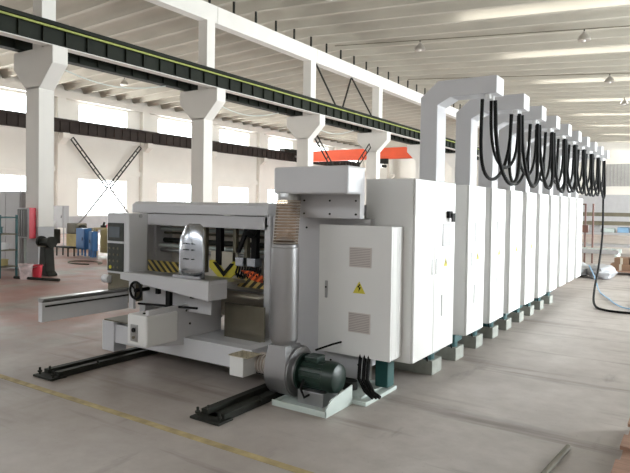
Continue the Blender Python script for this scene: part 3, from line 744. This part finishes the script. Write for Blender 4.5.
def bucket(x, y, r, h, m_, lab):
    t = thing('bucket', lab, 'bucket', (x, y, 0))
    MB().lathe((x,y,0), (0,0,1), [(r*.78,0),(r,h),(r+.012,h),(r+.012,h-.02),(r-.01,h-.02),(r*.76,.01)], 24).build('body', m_, t, smooth=True)
    MB().tube([(x-r, y, h-.02)]+[(x-r*math.cos(math.pi*i/10), y-.14*math.sin(math.pi*i/10), h-.05*math.sin(math.pi*i/10)) for i in range(1,10)]+[(x+r, y, h-.02)], .006, 6).build('handle', STEEL, t)
pb = mat('printed_bucket', (.55,.45,.45), .5, var=.35, scale=9)
bucket(-12.50, 7.32, .145, .34, pb, 'white printed paint bucket standing left of the red bucket')
bucket(-12.55, 7.62, .115, .29, REDM, 'bright red plastic bucket beside the grinder stand')
t = thing('bench_grinder', 'dark green bench grinder on a cast pedestal beside the nearest column', 'grinder', (-12.75, 7.98, 0))
MB().prism([(-12.98,0),(-12.50,0),(-12.50,.05),(-12.60,.12),(-12.66,.70),(-12.84,.70),(-12.89,.12),(-12.98,.05)], 'Y', 7.86, 8.1).build('pedestal', DARK, t, .02)
MB().cyl((-12.95,7.98,.79),(-12.6,7.98,.79),.085,20).build('motor', DARK, t, smooth=True)
for x in (-13.0, -12.6): MB().cyl((x,7.98,.79),(x+.07,7.98,.79),.13,24).build('wheel_guard', DARK, t, smooth=True)
MB().box(-12.87,-12.65,7.82,7.9,.68,.70).build('tool_rest', OLIVE, t)
tag(MB().cyl((-12.75,7.2,.03),(-11.6,7.55,.03),.03,10).build('iron_bar', DARK), 'dark bar lying on the floor in front of the buckets', 'bar')
tag(MB().tube([(-13.0+.5*math.cos(a)*1.2-1.6, 10.3+.35*math.sin(a), .02) for a in [2*math.pi*i/24*.9 for i in range(25)]], .02, 6).build('floor_hose', OLIVE), 'dark thin hose curled on the floor behind the grinder', 'hose')

# left: workshop furniture in the far bay
def cabinetlet(x0, x1, y0, y1, z0, z1, m_, name, lab, cat, dm=None):
    t = thing(name, lab, cat, ((x0+x1)/2, (y0+y1)/2, 0))
    MB().box(x0, x1, y0, y1, z0, z1).build('body', m_, t, .01)
    MB().box(x0+.03, x1-.03, y0-.015, y0, z0+.04, z1-.04).build('door', dm or m_, t)
    for x in (x0+.03, x1-.07):
        for y in (y0+.03, y1-.07): MB().box(x, x+.04, y, y+.04, 0, z0).build('leg', m_, t)
    MB().box(x1-.12, x1-.1, y0-.03, y0-.015, (z0+z1)/2-.05, (z0+z1)/2+.05).build('handle', DARK, t)
    return t
cabinetlet(-16.92, -16.45, 11.6, 11.85, .22, .90, BLUE, 'tool_cabinet', 'blue tool cabinet on legs, the left of the blue ones', 'cabinet')
cabinetlet(-16.12, -15.92, 11.5, 11.7, .2, .82, BLUE, 'tool_cabinet', 'blue cabinet in front of the ochre workbench', 'cabinet')
t = thing('workbench', 'ochre workbench cluttered with tools left of the control panel', 'workbench', (-15.6, 12.6, 0))
MB().box(-16.6, -14.9, 12.0, 12.7, .86, .92).build('top', OCHRE, t, .01)
for x in (-16.57, -15.0): 
    for y in (12.05, 12.6): MB().box(x, x+.07, y, y+.07, 0, .86).build('leg', OCHRE, t)
MB().box(-16.2, -15.05, 11.99, 12.6, .12, .85).build('under_shelf_box', OCHRE, t)
for i in range(5):
    x = -16.45+.3*i
    tt = thing('hand_tool', ('black vise', 'red drill', 'black jar', 'grey clamp', 'red can')[i]+' standing on the ochre workbench', 'tool', (x, 12.3, .92), 'tools on the workbench')
    h_ = .12+.06*(i % 3)
    MB().box(x-.06, x+.06, 12.22, 12.38, .92, .92+h_*.6).build('base', (DARK, REDM, DARK, GREYP, REDM)[i], tt, .01); MB().cyl((x,12.3,.92+h_*.6),(x+.04,12.3,.92+h_*1.4),.035,10).build('top', DARK, tt)
t = thing('stool', 'low dark stool on the floor left of the blue cabinets', 'stool', (-17.0, 11.7, 0))
MB().box(-17.45, -16.75, 11.2, 11.5, .26, .31).build('seat', DARK, t, .01)
for x in (-17.42, -16.82):
    for y in (11.22, 11.44): MB().box(x, x+.035, y, y+.035, 0, .26).build('leg', DARK, t)
cabinetlet(-25.0, -21.4, 16.6, 17.3, 0.02, 1.55, GREYP, 'wide_cabinet', 'wide plain grey cabinet standing in the far bay right of the nearest column', 'cabinet') if False else cabinetlet(-21.9, -21.1, 13.9, 14.15, .72, 1.6, GREYP, 'wall_cabinet', 'plain grey square cabinet raised on legs right of the nearest column', 'cabinet')
t = thing('lathe_machine', 'olive brown machine tool standing behind the stool', 'machine tool', (-20, 13.6, 0))
MB().box(-20.0, -18.9, 13.3, 13.9, 0, .55).build('bed', OCHRE, t, .02); MB().box(-20.05,-19.5,13.35,13.85,.55,.95).build('headstock', OLIVE, t, .03); MB().cyl((-19.5,13.6,.75),(-19.35,13.6,.75),.14,16).build('chuck', DARK, t); MB().box(-19.1,-18.9,13.4,13.8,.55,.8).build('tailstock', OLIVE, t, .02)
t = thing('drum_cart', 'dark cart with white drum right behind the grinder', 'cart', (-20.9, 13.2, 0))
MB().box(-21.2,-20.5,12.9,13.4,.15,.7).build('frame', DARK, t, .03); MB().lathe((-20.85,13.15,.7),(0,0,1),[(.2,0),(.22,.03),(.22,.3),(.15,.34)],16).build('drum', FRAMEW, t, smooth=True)
for x in (-21.1,-20.6): MB().cyl((x,12.86,.1),(x,12.9,.1),.1,14).build('wheel', BLK, t)

# far right: racks, wrapped goods, boxes beyond the machine
t = thing('pipe_frame', 'rust red pipe stand beyond the last cabinet', 'frame', (-3.2, 21.0, 0))
mb = MB()
for x in (-3.15, -2.92): mb.cyl((x,21,0),(x,21,1.95),.03,8)
mb.build('upright', BROWNR, t); MB().cyl((-3.7,21,1.93),(-3.15,21,1.93),.025,8).build('top_bar', BROWNR, t); MB().box(-3.3,-3.05,20.9,21.0,1.0,1.25).build('box', BROWNR, t)
t = thing('storage_rack', 'long pale rack loaded with boxes beyond the last cabinet', 'rack', (-1.0, 26, 0))
for x in (-4.2, -1.9, .4): 
    for y in (25.6, 26.4): MB().box(x-.04, x+.04, y-.04, y+.04, 0, 2.1).build('post', GREYP, t)
for z in (.35, .82, 1.25, 1.6): MB().box(-4.25, .45, 25.55, 26.45, z-(.09 if z > 1 else .04), z+.06).build('beam', OLIVE if z > 1 else GREYP, t)
cols = [VENTM, GREYP, PALE, BLUEC, VENTM, DARK, GREYP, TEAL, GREYP]
for i in range(9):
    x = -4.0+.5*i; h_ = (.42,.5,.3,.38,.55,.3,.45,.35,.5)[i]
    tag(MB().box(x-.2, x+.2, 25.7, 26.3, 8.8e-1, .88+h_*.55).build('carton', cols[i], None, .02), ('beige carton', 'grey carton', 'pale low carton', 'blue carton', 'tallest beige carton', 'dark low carton', 'mid-grey carton', 'teal carton', 'tall grey carton')[i]+' on the middle shelf of the far rack', 'carton', 'cartons on the far rack')
for i, (x, y, s) in enumerate(((-2.62, 16.6, .30), (-2.05, 16.4, .32), (-3.2, 17.0, .30))):
    mb = MB(); bmesh.ops.create_icosphere(mb.bm, subdivisions=3, radius=1)
    for v in mb.bm.verts:
        c = v.co; kk = 1+.12*math.sin(7*c.x+i)*math.cos(6*c.y)+.08*math.sin(9*c.z+i*2)
        v.co = Vector((x+c.x*s*kk*1.0, y+c.y*.4*kk, max(0, s*.55+c.z*s*.62*kk)))
    tag(mb.build('wrapped_bundle', PLAST, None, smooth=True), 'plastic-wrapped white bundle on the floor beyond the cabinets, '+('middle one', 'nearest the cartons', 'farthest left')[i], 'bundle', 'wrapped bundles')
t = thing('wood_pallet', 'low wooden pallet under the brown cardboard boxes at right', 'pallet', (-1.2, 18, 0))
for k_ in range(4): MB().box(-2.0, -.4, 17.5+.3*k_, 17.7+.3*k_, .09, .12).build('board', WOOD, t)
for k_ in range(3): MB().box(-2.0+.75*k_, -1.9+.75*k_, 17.5, 18.6, 0, .09).build('runner', WOOD, t)
for i, (x0, x1, z0, z1, lab) in enumerate(((-2.0,-1.5,.12,.29,'lower left'), (-1.48,-1.0,.12,.29,'lower right'), (-1.9,-1.55,.292,.46,'upper left'), (-1.53,-1.05,.292,.48,'upper right'))):
    tb = thing('cardboard_box', 'brown cardboard box on the wooden pallet, '+lab+' of four', 'box', ((x0+x1)/2, 18, z0), 'cardboard boxes on the pallet')
    MB().box(x0, x1, 17.6, 18.2, z0, z1).build('carton', CARD, tb, .01); MB().box((x0+x1)/2-.03, (x0+x1)/2+.03, 17.597, 17.6, z0, z1).build('tape', BEIGE, tb)
t = thing('roller_conveyor', 'long low pale conveyor frame on the floor beyond the cabinets', 'conveyor', (-2.5, 20, 0))
MB().box(-4.4, -2.0, 19.5, 19.6, .42, .54).build('side_beam', GREYP, t); MB().box(-4.4, -2.0, 20.3, 20.4, .42, .54).build('side_beam', PALE, t)
for x in (-4.3, -3.2, -2.1): MB().box(x, x+.06, 19.5, 20.4, 0, .42).build('leg', PALE, t)
for i in range(12): MB().cyl((-4.3+.2*i,19.6,.5),(-4.3+.2*i,20.3,.5),.04,10).build('roller', STEEL, t)
# end wall windows: dark slatted panel high up and a bright strip lower down
MB_ = MB().box(-7.6, -3.4, YE-.06, YE-.02, 4.1, 6.2)
w = struct(MB_.build('window_60', mat('shutter_grey', (.42,.42,.40), .6)))
mb = MB()
for i in range(14): mb.box(-7.55+.3*i, -7.45+.3*i, YE-.09, YE-.06, 4.1, 6.2)
mb.build('slat', GREYP, w)
bpy.context.view_layer.update()
